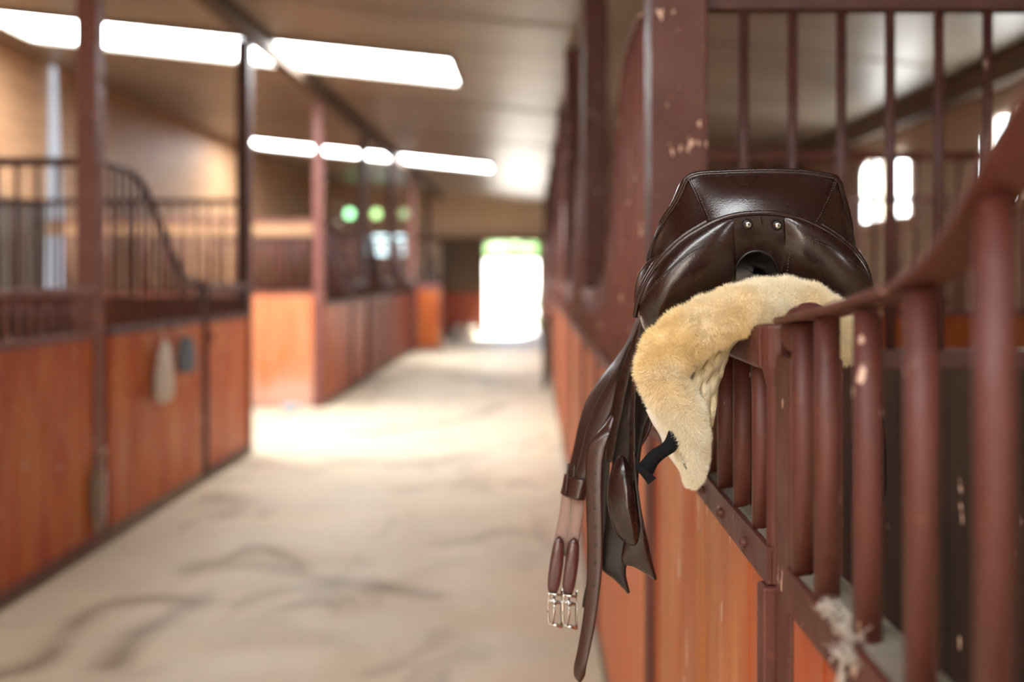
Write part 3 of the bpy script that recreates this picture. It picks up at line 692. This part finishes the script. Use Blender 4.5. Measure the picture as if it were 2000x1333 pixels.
topR = [(1530, 420, 1.272), (1551, 426, 1.272), (1586, 439, 1.276), (1621, 458, 1.281), (1653, 482, 1.287), (1677, 508, 1.294), (1692, 537, 1.302), (1699, 566, 1.312)]
botR = [(1526, 590, 1.315), (1556, 600, 1.315), (1592, 612, 1.315), (1630, 628, 1.315), (1660, 640, 1.318), (1682, 642, 1.322), (1695, 628, 1.327), (1702, 600, 1.33)]
pr_, GR = panel('rear_panel', topR, botR, .036)
for Gx, par in ((GL, pl_), (GR, pr_)):          # seam running parallel to the welt
    r_ = np.array(Gx[9])
    sel = r_[4:44] if Gx is GL else r_[14:56]
    tube('seam', sel + np.array((0, -.0002, 0)), .0009, LEAK, par, n=6); stitches('stitching', np.array(Gx[10])[4:44:4] if Gx is GL else np.array(Gx[10])[14:56:4], par, off=(0, -.0012, 0), step=.0038, r=.0005)
# --- gullet piece with arch ------------------------------------------------
hole = [(1432, 640), (1432, 585), (1433, 545), (1440, 515), (1456, 497), (1478, 490), (1500, 497), (1515, 515), (1523, 545), (1524, 585), (1524, 640)]
top = [(1420, 620, 1.302), (1421, 560, 1.290), (1423, 500, 1.280), (1424, 460, 1.274), (1430, 426, 1.270), (1478, 420, 1.269), (1532, 424, 1.271), (1549, 450, 1.274), (1541, 500, 1.280), (1533, 560, 1.290), (1530, 620, 1.302)]
holeP = [(u, v, 1.288 + (v-490)/5000) for u, v in hole]
o = obj('gullet_piece', grid_mesh('gullet_piece', quad_grid(PP(top), PP(holeP), 60, 14, lambda s, t: (0, -.003*math.sin(math.pi*t), 0))), LEA, sad, True)
hp = catmull(PP(holeP), 60)
o = obj('gullet_channel', grid_mesh('gullet_channel', [[(x, y + k_, z - k_*.05) for x, y, z in hp] for k_ in (0, .004, .05, .15, .3, .38)]), LEAK, sad, True); solid(o, .004)
tube('gullet_edge', hp + np.array((0, -.001, 0)), .0016, LEAK, sad, n=8)
stitches('stitching', np.array(PP([(1547, 452, 1.270), (1541, 500, 1.275), (1535, 545, 1.282)])), sad)
tube('tunnel_stitch', catmull(PP([(1490, 424, 1.266), (1491, 440, 1.268)]), 6), .0008, LEAK, sad, n=6)
for (u, v) in ((1461, 438.5), (1519, 440)):
    c = P(u, v, 1.268); bm = bmesh.new()
    bmesh.ops.create_cone(bm, cap_ends=True, segments=24, radius1=.0068, radius2=.0062, depth=.003, matrix=Matrix.Translation(c) @ Matrix.Rotation(math.pi/2, 4, 'X'))
    w_ = obj('washer', bm, LEAK, sad, True)
    bm = bmesh.new(); m4 = Matrix.Translation(c + Vector((0, -.0022, 0))) @ Matrix.Diagonal((.0042, .0024, .0042, 1)); bmesh.ops.create_icosphere(bm, subdivisions=3, radius=1, matrix=m4)
    obj('nail', bm, CHROME, w_, True)
    bm = bmesh.new()
    for q in range(3):
        mm = Matrix.Translation(c + Vector((0, -.0044, 0))) @ Matrix.Rotation(q*math.pi/3, 4, 'Y') @ Matrix.Diagonal((.0030, .0006, .0005, 1)); bmesh.ops.create_cube(bm, size=1.6, matrix=mm)
    obj('nail_slot', bm, LEAK, w_)
# --- skirt and flap edges on the aisle side --------------------------------
def sheet(name, L, R, mt, par, th=.0035, nc=9, cup=.0, nr=60, edge=True, cupf=None):
    """leather sheet between a left and a right edge polyline, cupped towards the viewer"""
    a = catmull(PP(L), nr); b = catmull(PP(R), nr); G = []
    for i in range(nr):
        G.append([tuple(a[i]*(1-j/(nc-1)) + b[i]*(j/(nc-1)) + np.array((0, -cup*math.sin(math.pi*j/(nc-1)), 0))) for j in range(nc)])
    o = obj(name, grid_mesh(name, G), mt, par, True); solid(o, th)
    return o
sheet('skirt', [(1292, 498, 1.345), (1262, 518, 1.35), (1246, 548, 1.355), (1242, 580, 1.36), (1244, 604, 1.36), (1248, 622, 1.36)],
      [(1300, 504, 1.33), (1282, 528, 1.33), (1266, 556, 1.33), (1258, 582, 1.33), (1256, 606, 1.335), (1262, 626, 1.335)], LEA, sad, cup=.008)
tube('skirt_edge', catmull(PP([(1292, 498, 1.345), (1262, 518, 1.35), (1246, 548, 1.355), (1242, 580, 1.36), (1244, 604, 1.36), (1248, 622, 1.36)]), 40), .0024, LEAB, sad, n=8)
# inner sweat flap with the two lower points, nearest the gate
sheet('sweat_flap', [(1264, 590, 1.39), (1250, 640, 1.40), (1236, 700, 1.41), (1222, 780, 1.42), (1205, 860, 1.43), (1192, 940, 1.43), (1184, 1020, 1.43), (1176, 1080, 1.43), (1176, 1110, 1.43), (1200, 1130, 1.43), (1226, 1156, 1.43)],
      [(1290, 592, 1.37), (1285, 650, 1.37), (1284, 720, 1.38), (1281, 790, 1.39), (1262, 830, 1.40), (1250, 900, 1.41), (1246, 970, 1.41), (1250, 1020, 1.41), (1240, 1070, 1.415), (1222, 1110, 1.42), (1228, 1157, 1.425)], LEAK, sad, cup=.004)
sheet('outer_flap', [(1264, 590, 1.38), (1250, 640, 1.39), (1240, 700, 1.40), (1234, 780, 1.40), (1232, 850, 1.40), (1230, 930, 1.40), (1226, 1010, 1.40), (1220, 1060, 1.40), (1216, 1098, 1.40), (1240, 1106, 1.40), (1278, 1130, 1.40)],
      [(1284, 592, 1.365), (1264, 640, 1.37), (1250, 700, 1.37), (1241, 780, 1.375), (1240, 860, 1.38), (1241, 920, 1.38), (1249, 985, 1.38), (1257, 1030, 1.38), (1265, 1064, 1.385), (1272, 1098, 1.39), (1281, 1131, 1.395)], LEA, sad, cup=.003)
tube('flap_edge', catmull(PP([(1252, 640, 1.37), (1246, 700, 1.37), (1240, 780, 1.375), (1240, 860, 1.38), (1241, 920, 1.38), (1249, 985, 1.38), (1257, 1030, 1.38), (1265, 1064, 1.385), (1272, 1098, 1.39), (1281, 1131, 1.395)]), 60), .0016, LEAK, sad, n=8)
sheet('flap_inner_edge', [(1240, 770, 1.42), (1262, 770, 1.42), (1268, 800, 1.42), (1256, 840, 1.42), (1246, 878, 1.42)], [(1283, 730, 1.40), (1284, 780, 1.40), (1278, 806, 1.40), (1266, 846, 1.40), (1247, 882, 1.41)], LEAB, sad, cup=.004)
# knee block: padded lens
kc = closed_outline(PP([(1217, 884, 1.385), (1230, 912, 1.38), (1239, 950, 1.378), (1245, 1000, 1.378), (1248, 1045, 1.38), (1243, 1068, 1.385), (1224, 1064, 1.39), (1203, 1044, 1.392), (1190, 1006, 1.392), (1186, 962, 1.392), (1192, 922, 1.39), (1204, 896, 1.388)]), 60)
cen = kc.mean(0); G = []
for i in range(26):
    t = i/25; k_ = math.cos(t*math.pi/2); G.append([tuple(cen + (q-cen)*k_ + np.array((-.001*math.sin(t*1.57), .004-.030*math.sin(t*math.pi/2), 0))) for q in kc])
o = obj('knee_block', grid_mesh('knee_block', G, close=True), LEA, sad, True); m_ = o.modifiers.new('sm', 'SMOOTH'); m_.factor = .5; m_.iterations = 14
# long thin straps and billet guards running down behind
sheet('billet_strap', [(1264, 590, 1.43), (1246, 636, 1.43), (1226, 690, 1.44), (1204, 760, 1.46), (1192, 830, 1.47), (1186, 900, 1.47)], [(1280, 592, 1.42), (1262, 642, 1.42), (1244, 700, 1.43), (1224, 765, 1.44), (1214, 830, 1.45), (1208, 905, 1.46)], LEA, sad, cup=.004)
sheet('billet_strap', [(1264, 600, 1.41), (1252, 650, 1.405), (1238, 720, 1.41), (1224, 790, 1.42), (1216, 860, 1.43), (1210, 930, 1.435)], [(1285, 600, 1.405), (1272, 652, 1.40), (1252, 720, 1.40), (1234, 790, 1.41), (1228, 860, 1.42), (1222, 935, 1.425)], LEAK, sad, cup=.003)
sheet('billet_strap', [(1264, 585, 1.46), (1246, 636, 1.45), (1216, 700, 1.46), (1192, 780, 1.48), (1178, 850, 1.49), (1172, 930, 1.49), (1170, 1000, 1.49), (1168, 1090, 1.49)], [(1275, 590, 1.45), (1256, 645, 1.44), (1230, 710, 1.45), (1207, 785, 1.47), (1196, 850, 1.48), (1190, 930, 1.48), (1186, 1000, 1.48), (1180, 1096, 1.48)], LEAK, sad, cup=.003)
# near-side flap seen on the stall side (hangs inside the stall)
sheet('outer_flap', [(1672, 600, 1.44), (1668, 700, 1.45), (1664, 800, 1.45), (1662, 900, 1.45), (1668, 980, 1.45), (1690, 1010, 1.45)], [(1690, 590, 1.40), (1706, 700, 1.42), (1722, 800, 1.45), (1730, 900, 1.48), (1726, 970, 1.5), (1700, 1012, 1.48)], LEAK, sad, cup=.003)

# --- girth hanging from the saddle -----------------------------------------
gi = thing('girth', 'dark leather girth hanging down with elastic ends and two silver roller buckles', 'girth', (0, 0, 0))
gL = [(1264, 580, 1.46), (1244, 628, 1.47), (1228, 668, 1.48), (1204, 704, 1.50), (1172, 745, 1.51), (1148, 785, 1.52), (1133, 830, 1.52), (1123, 880, 1.52), (1111, 925, 1.52), (1098, 962, 1.52)]
gR = [(1280, 585, 1.45), (1262, 636, 1.45), (1246, 680, 1.45), (1226, 730, 1.46), (1206, 780, 1.47), (1188, 820, 1.475), (1174, 860, 1.48), (1160, 905, 1.485), (1148, 940, 1.49), (1140, 974, 1.49)]
sheet('girth_body', gL, gR, LEAG, gi, th=.006, cup=.014, nc=13)
def mixpts(A, B, t): return [tuple(a*(1-t) + b*t for a, b in zip(p, q)) for p, q in zip(A, B)]
for t_ in (.33, .62):
    cpt = [(u, v, y - .0135) for u, v, y in mixpts(gL, gR, t_)]
    tube('ridge', catmull(PP(cpt), 50), .0022, LEAG, gi, n=8)
sheet('end_binding', [(1104, 925, 1.512), (1100, 948, 1.512), (1096, 964, 1.512)], [(1152, 938, 1.482), (1146, 956, 1.482), (1141, 977, 1.482)], LEAB, gi, th=.003, cup=.0165, nr=10)
for k_, x0 in enumerate((1109, 1121, 1133)):
    sheet('end_binding', [(x0-1, 905+k_*3, 1.493), (x0-6, 966+k_*3, 1.493)], [(x0+3, 906+k_*3, 1.492), (x0-2, 967+k_*3, 1.492)], LEAG, gi, th=.002, nr=6, nc=3)
for k_, (L, R) in enumerate((([(1098, 966, 1.505), (1094, 1000, 1.505), (1086, 1040, 1.50), (1082, 1060, 1.50)], [(1117, 970, 1.495), (1114, 1010, 1.495), (1110, 1045, 1.495), (1106, 1090, 1.495)]),
                             ([(1119, 970, 1.495), (1116, 1012, 1.495), (1112, 1050, 1.495), (1104, 1090, 1.495)], [(1141, 976, 1.488), (1138, 1010, 1.488), (1131, 1050, 1.488), (1128, 1096, 1.488)]))):
    sheet('elastic_end', L, R, ELAS, gi, th=.002, cup=.003, nr=24)
for k_, (ox, oy) in enumerate(((0, 0), (29, 3))):
    out = closed_outline(PP([(1092+ox, 1048+oy, 1.478), (1100+ox, 1056+oy, 1.478), (1102+ox, 1080+oy, 1.478), (1098+ox, 1120+oy, 1.477), (1092+ox, 1150+oy, 1.477), (1086+ox, 1161+oy, 1.477), (1074+ox, 1160+oy, 1.477), (1070+ox, 1150+oy, 1.477), (1072+ox, 1115+oy, 1.477), (1078+ox, 1078+oy, 1.478), (1084+ox, 1055+oy, 1.478)]), 48)
    c_ = out.mean(0); G = [[tuple(c_ + (q-c_)*f + np.array((0, dy, 0))) for q in out] for f, dy in ((1, .006), (1.0, .001), (.96, -.002), (.8, -.0035), (.4, -.004), (.02, -.004))]
    o = obj('buckle_keeper', grid_mesh('buckle_keeper', G, close=True), LEAR, gi, True)
    stitches('stitching', np.array([c_ + (q-c_)*.86 + np.array((0, -.0032, 0)) for q in out[::3]]), o, step=.004, r=.0005)
    B = lambda u, v: tuple(P(u+ox, v+oy, 1.472))
    bk = tube('buckle', catmull([B(1073, 1158), B(1071, 1180), B(1071, 1205), B(1074, 1219), B(1085, 1222), B(1097, 1225)], 30), .0019, CHROME, gi, n=10)
    tube('buckle_bar', [B(1097, 1150), B(1096.5, 1190), B(1097, 1226)], .0021, CHROME, bk, n=10)
    tube('roller', [B(1073, 1174), B(1096, 1178)], .0026, CHROME, bk, n=10)
    tube('roller', [B(1073, 1219), B(1097, 1224)], .0027, CHROME, bk, n=10)
    tube('buckle_bar', [B(1073, 1160), B(1097, 1163)], .0018, CHROME, bk, n=10)
    tube('tongue', [tuple(P(1081+ox, 1172+oy, 1.468)), tuple(P(1083+ox, 1196+oy, 1.466)), tuple(P(1079+ox, 1220+oy, 1.468))], .0017, CHROME, bk, n=8)
    tube('tongue', [tuple(P(1083+ox, 1165+oy, 1.467)), tuple(P(1080+ox, 1176+oy, 1.465)), tuple(P(1086+ox, 1180+oy, 1.467))], .0022, CHROME, bk, n=8)

# --- stirrup leather -------------------------------------------------------
sl_ = thing('stirrup_leather', 'long dark brown stirrup leather with punched holes hanging lowest of the straps', 'strap', (0, 0, 0))
sL = [(1196, 812, 1.44), (1182, 832, 1.435), (1164, 852, 1.43), (1150, 872, 1.43), (1146, 900, 1.43), (1146, 960, 1.43), (1148, 1020, 1.43), (1149, 1080, 1.43), (1148, 1130, 1.43), (1144, 1180, 1.43), (1137, 1230, 1.43), (1129, 1275, 1.43), (1123, 1305, 1.43), (1124, 1320, 1.43), (1131, 1329, 1.43)]
sR = [(1199, 815, 1.436), (1195, 836, 1.428), (1190, 852, 1.42), (1182, 878, 1.42), (1178, 905, 1.42), (1176, 960, 1.42), (1177, 1020, 1.42), (1177, 1080, 1.42), (1174, 1130, 1.42), (1168, 1180, 1.42), (1160, 1230, 1.42), (1152, 1270, 1.42), (1145, 1300, 1.42), (1141, 1318, 1.425), (1133, 1330, 1.43)]
sheet('strap', sL, sR, LEAB, sl_, th=.0045, cup=.0035, nr=110)
bm = bmesh.new()
for v_, u_ in ((885, 1163), (925, 1161), (958, 1161), (994, 1162), (1030, 1162), (1065, 1163), (1100, 1162), (1143, 1159)):
    c = P(u_, v_, 1.4185); bmesh.ops.create_cone(bm, cap_ends=True, segments=14, radius1=.0024, radius2=.0024, depth=.0012, matrix=Matrix.Translation(c) @ Matrix.Rotation(math.pi/2, 4, 'X'))
obj('punched_holes', bm, LEAK, sl_)
stitches('stitching', np.array(PP([(u-4, v, y-.002) for u, v, y in sR[3:12]])), sl_, off=(0, -.003, 0), step=.005, r=.0005)
sheet('strap', [(1152, 1080, 1.46), (1148, 1130, 1.46), (1140, 1170, 1.46), (1138, 1186, 1.46)], [(1160, 1080, 1.455), (1156, 1130, 1.455), (1150, 1160, 1.455), (1146, 1188, 1.455)], LEAK, sl_, nr=20)

# --- sheepskin pad ---------------------------------------------------------
fp = thing('sheepskin_pad', 'cream sheepskin half pad draped over the gate rail under the saddle', 'saddle pad', (0, 0, 0))
# rolled front edge: (u, v, in-picture radius, Y)
roll = [(1652, 706, 12, 1.262), (1650, 690, 20, 1.262), (1645, 665, 28, 1.26), (1629, 634, 35, 1.256), (1601, 609, 39, 1.252), (1566, 594, 39, 1.25), (1530, 587, 39, 1.248), (1490, 592, 42, 1.248), (1450, 603, 44, 1.248), (1410, 618, 46, 1.25), (1370, 638, 48, 1.252),
        (1334, 660, 49, 1.254), (1307, 686, 50, 1.256), (1293, 716, 48, 1.258), (1295, 748, 43, 1.258), (1312, 776, 40, 1.258), (1330, 805, 40, 1.258), (1342, 840, 35, 1.26), (1350, 875, 28, 1.262), (1355, 905, 20, 1.264), (1354, 930, 12, 1.266), (1351, 946, 3, 1.268)]
R_ = catmull(roll, 110)
G = []
for i, (u, v, r, y) in enumerate(R_):
    a = R_[max(i-1, 0)]; b = R_[min(i+1, len(R_)-1)]; t = Vector((b[0]-a[0], 0, -(b[1]-a[1]))).normalized(); nrm = Vector((t.z, 0, -t.x))
    c = P(u, v, y); rr = r*y/F; dy = min(.028, rr*.9 + .004)
    wob = 1 + .05*math.sin(i*.9) + .03*math.sin(i*2.3)
    G.append([tuple(c + nrm*(rr*wob*math.cos(2*math.pi*j/28)) + Vector((0, dy*math.sin(2*math.pi*j/28), 0))) for j in range(28)])
fl = obj('fleece_edge', grid_mesh('fleece_edge', G, close=True), FLE, fp, True)
rollG = np.array(G)
# the sheet of the pad running forward under the saddle, skin side below
G2 = []
for k_, dy in enumerate(np.linspace(.0, .36, 14)):
    row = []
    for i in range(2, 104, 2):
        u, v, r, y = R_[i]; s = i/109; dy = dy*(1 if s < .55 else max(.12, 1-(s-.55)*6)); c = P(u + (28 if s > .5 else 56*s)*dy/.36, v, y + dy) - Vector((0, dy, 0))
        wr = .006*math.sin(i*.55 + dy*22) + .004*math.sin(i*.23+dy*50)
        drop = -.05*math.sin(math.pi*min(1, max(0, (s-.45)/.5)))*dy*2
        row.append(tuple(c + Vector((wr*.6, dy, wr + drop*.3 - .04*dy))))
    G2.append(row)
o = obj('skin_side', grid_mesh('skin_side', G2), SKIN, fp, True); solid(o, .012)
# inner suede face showing below the rolled edge, between fleece and bars
G3 = []
IL = [(1405, 640, 1.270), (1365, 680, 1.270), (1335, 715, 1.270), (1325, 750, 1.270), (1335, 800, 1.270), (1352, 860, 1.275), (1356, 900, 1.275)]
IR = [(1455, 648, 1.285), (1426, 676, 1.29), (1414, 715, 1.29), (1402, 750, 1.29), (1393, 805, 1.29), (1384, 860, 1.288), (1372, 905, 1.285)]
a = catmull(PP(IL), 50); b = catmull(PP(IR), 50)
for i in range(50):
    G3.append([tuple(a[i]*(1-j/17) + b[i]*j/17 + np.array((0, -.014*math.sin(math.pi*j/17) + .0035*math.sin(i*.5+j*.9) + .003*math.sin(j*1.7-i*.31), 0))) for j in range(18)])
o = obj('inner_face', grid_mesh('inner_face', G3), SKIN, fp, True); solid(o, .008)
sheet('flap_lining', [(1262, 800, 1.30), (1275, 826, 1.30), (1290, 850, 1.30), (1300, 880, 1.30), (1318, 905, 1.30), (1336, 930, 1.30), (1348, 945, 1.30)], [(1320, 790, 1.29), (1330, 820, 1.29), (1338, 850, 1.29), (1345, 880, 1.29), (1350, 905, 1.29), (1352, 930, 1.29), (1352, 947, 1.29)], mat('white_felt_lining', (.70, .66, .58), .9), fp, cup=.004)
# fur: many short tapered hairs rooted on the rolled edge
def fur(name, G, n_, L, rad, mt, par, close=True, inner=None):
    G = np.asarray(G); nr, nc = G.shape[:2]
    fi = rng.uniform(0, nr-1.001, n_); fj = rng.uniform(0, nc, n_); i0 = fi.astype(int); j0 = fj.astype(int) % nc; a = (fi-i0)[:, None]; b = (fj-np.floor(fj))[:, None]; j1 = (j0+1) % nc
    p = (G[i0, j0]*(1-a)*(1-b) + G[i0+1, j0]*a*(1-b) + G[i0, j1]*(1-a)*b + G[i0+1, j1]*a*b)
    du = G[i0+1, j0]-G[i0, j0]; dv = G[i0, j1]-G[i0, j0]; nn = np.cross(du, dv); nn /= np.linalg.norm(nn, axis=1)[:, None] + 1e-12
    cen = G.mean(axis=1)[i0]; sg = np.sign(((p-cen)*nn).sum(1)); nn *= sg[:, None]
    if inner is not None: nn = nn
    # clumps: neighbouring hairs lean the same way
    ph = p*95; lean = np.stack([np.sin(ph[:, 2]*1.3+ph[:, 0]*2.1), np.sin(ph[:, 0]*1.7+ph[:, 1]*3), np.sin(ph[:, 1]*2.2+ph[:, 2]*1.9)], 1)*.40
    d = nn + lean + rng.normal(0, .38, (n_, 3)); d[:, 2] -= .15; d /= np.linalg.norm(d, axis=1)[:, None]
    d2 = d + rng.normal(0, .35, (n_, 3)); d2 /= np.linalg.norm(d2, axis=1)[:, None]
    ln_ = (L*rng.uniform(.45, 1.1, n_))[:, None]
    mid = p + d*ln_*.5; tip = mid + d2*ln_*.5
    s = np.cross(d, rng.normal(0, 1, (n_, 3))); s /= np.linalg.norm(s, axis=1)[:, None]; s *= rad
    V = np.empty((n_, 5, 3)); V[:, 0] = p - s - nn*.002; V[:, 1] = p + s - nn*.002; V[:, 2] = mid + s*.8; V[:, 3] = mid - s*.8; V[:, 4] = tip
    me = bpy.data.meshes.new(name); me.vertices.add(n_*5); me.vertices.foreach_set('co', V.ravel())
    base = np.arange(n_)*5; loops = np.stack([base, base+1, base+2, base+3, base+3, base+2, base+4], 1).ravel()
    me.loops.add(n_*7); me.loops.foreach_set('vertex_index', loops); me.polygons.add(n_*2)
    st_ = np.stack([np.arange(n_)*7, np.arange(n_)*7+4], 1).ravel(); me.polygons.foreach_set('loop_start', st_)
    try: me.polygons.foreach_set('loop_total', np.tile([4, 3], n_))
    except Exception: pass
    me.update(calc_edges=True); me.validate()
    o = obj(name, me, mt, par); o['kind'] = 'stuff'; return o
FUR = mat('cream_wool_hair', (.80, .64, .40), .9, spec=.12); n = N(FUR)
n.color(n.mix(n.ramp(n.noise(n.map((1, 1, 1)), 9, 3), [(.38, 0), (.62, 1)]), (.88, .69, .37), (.92, .84, .67)))
FUR.node_tree.nodes['Principled BSDF'].inputs['Subsurface Weight'].default_value = 0
fur('wool_pile', rollG, 170000, .0100, .00020, FUR, fl)

# black hook-and-loop straps of the pad
bs = sheet('pad_strap', [(1308, 836, 1.245), (1296, 864, 1.24), (1272, 880, 1.235), (1255, 898, 1.23), (1240, 914, 1.228)], [(1330, 862, 1.245), (1318, 880, 1.24), (1297, 894, 1.236), (1283, 908, 1.232), (1266, 944, 1.228)], BLACKW, fp, th=.003, cup=.003)
sheet('pad_strap', [(1240, 912, 1.225), (1252, 926, 1.222), (1266, 946, 1.222)], [(1247, 903, 1.224), (1262, 918, 1.221), (1281, 934, 1.221)], BLACKW, fp, th=.003)
sheet('pad_strap', [(1322, 872, 1.25), (1328, 890, 1.25), (1337, 912, 1.25), (1340, 917, 1.25)], [(1332, 868, 1.25), (1341, 890, 1.25), (1342, 905, 1.25), (1341, 917.5, 1.25)], BLACKW, fp, th=.003)
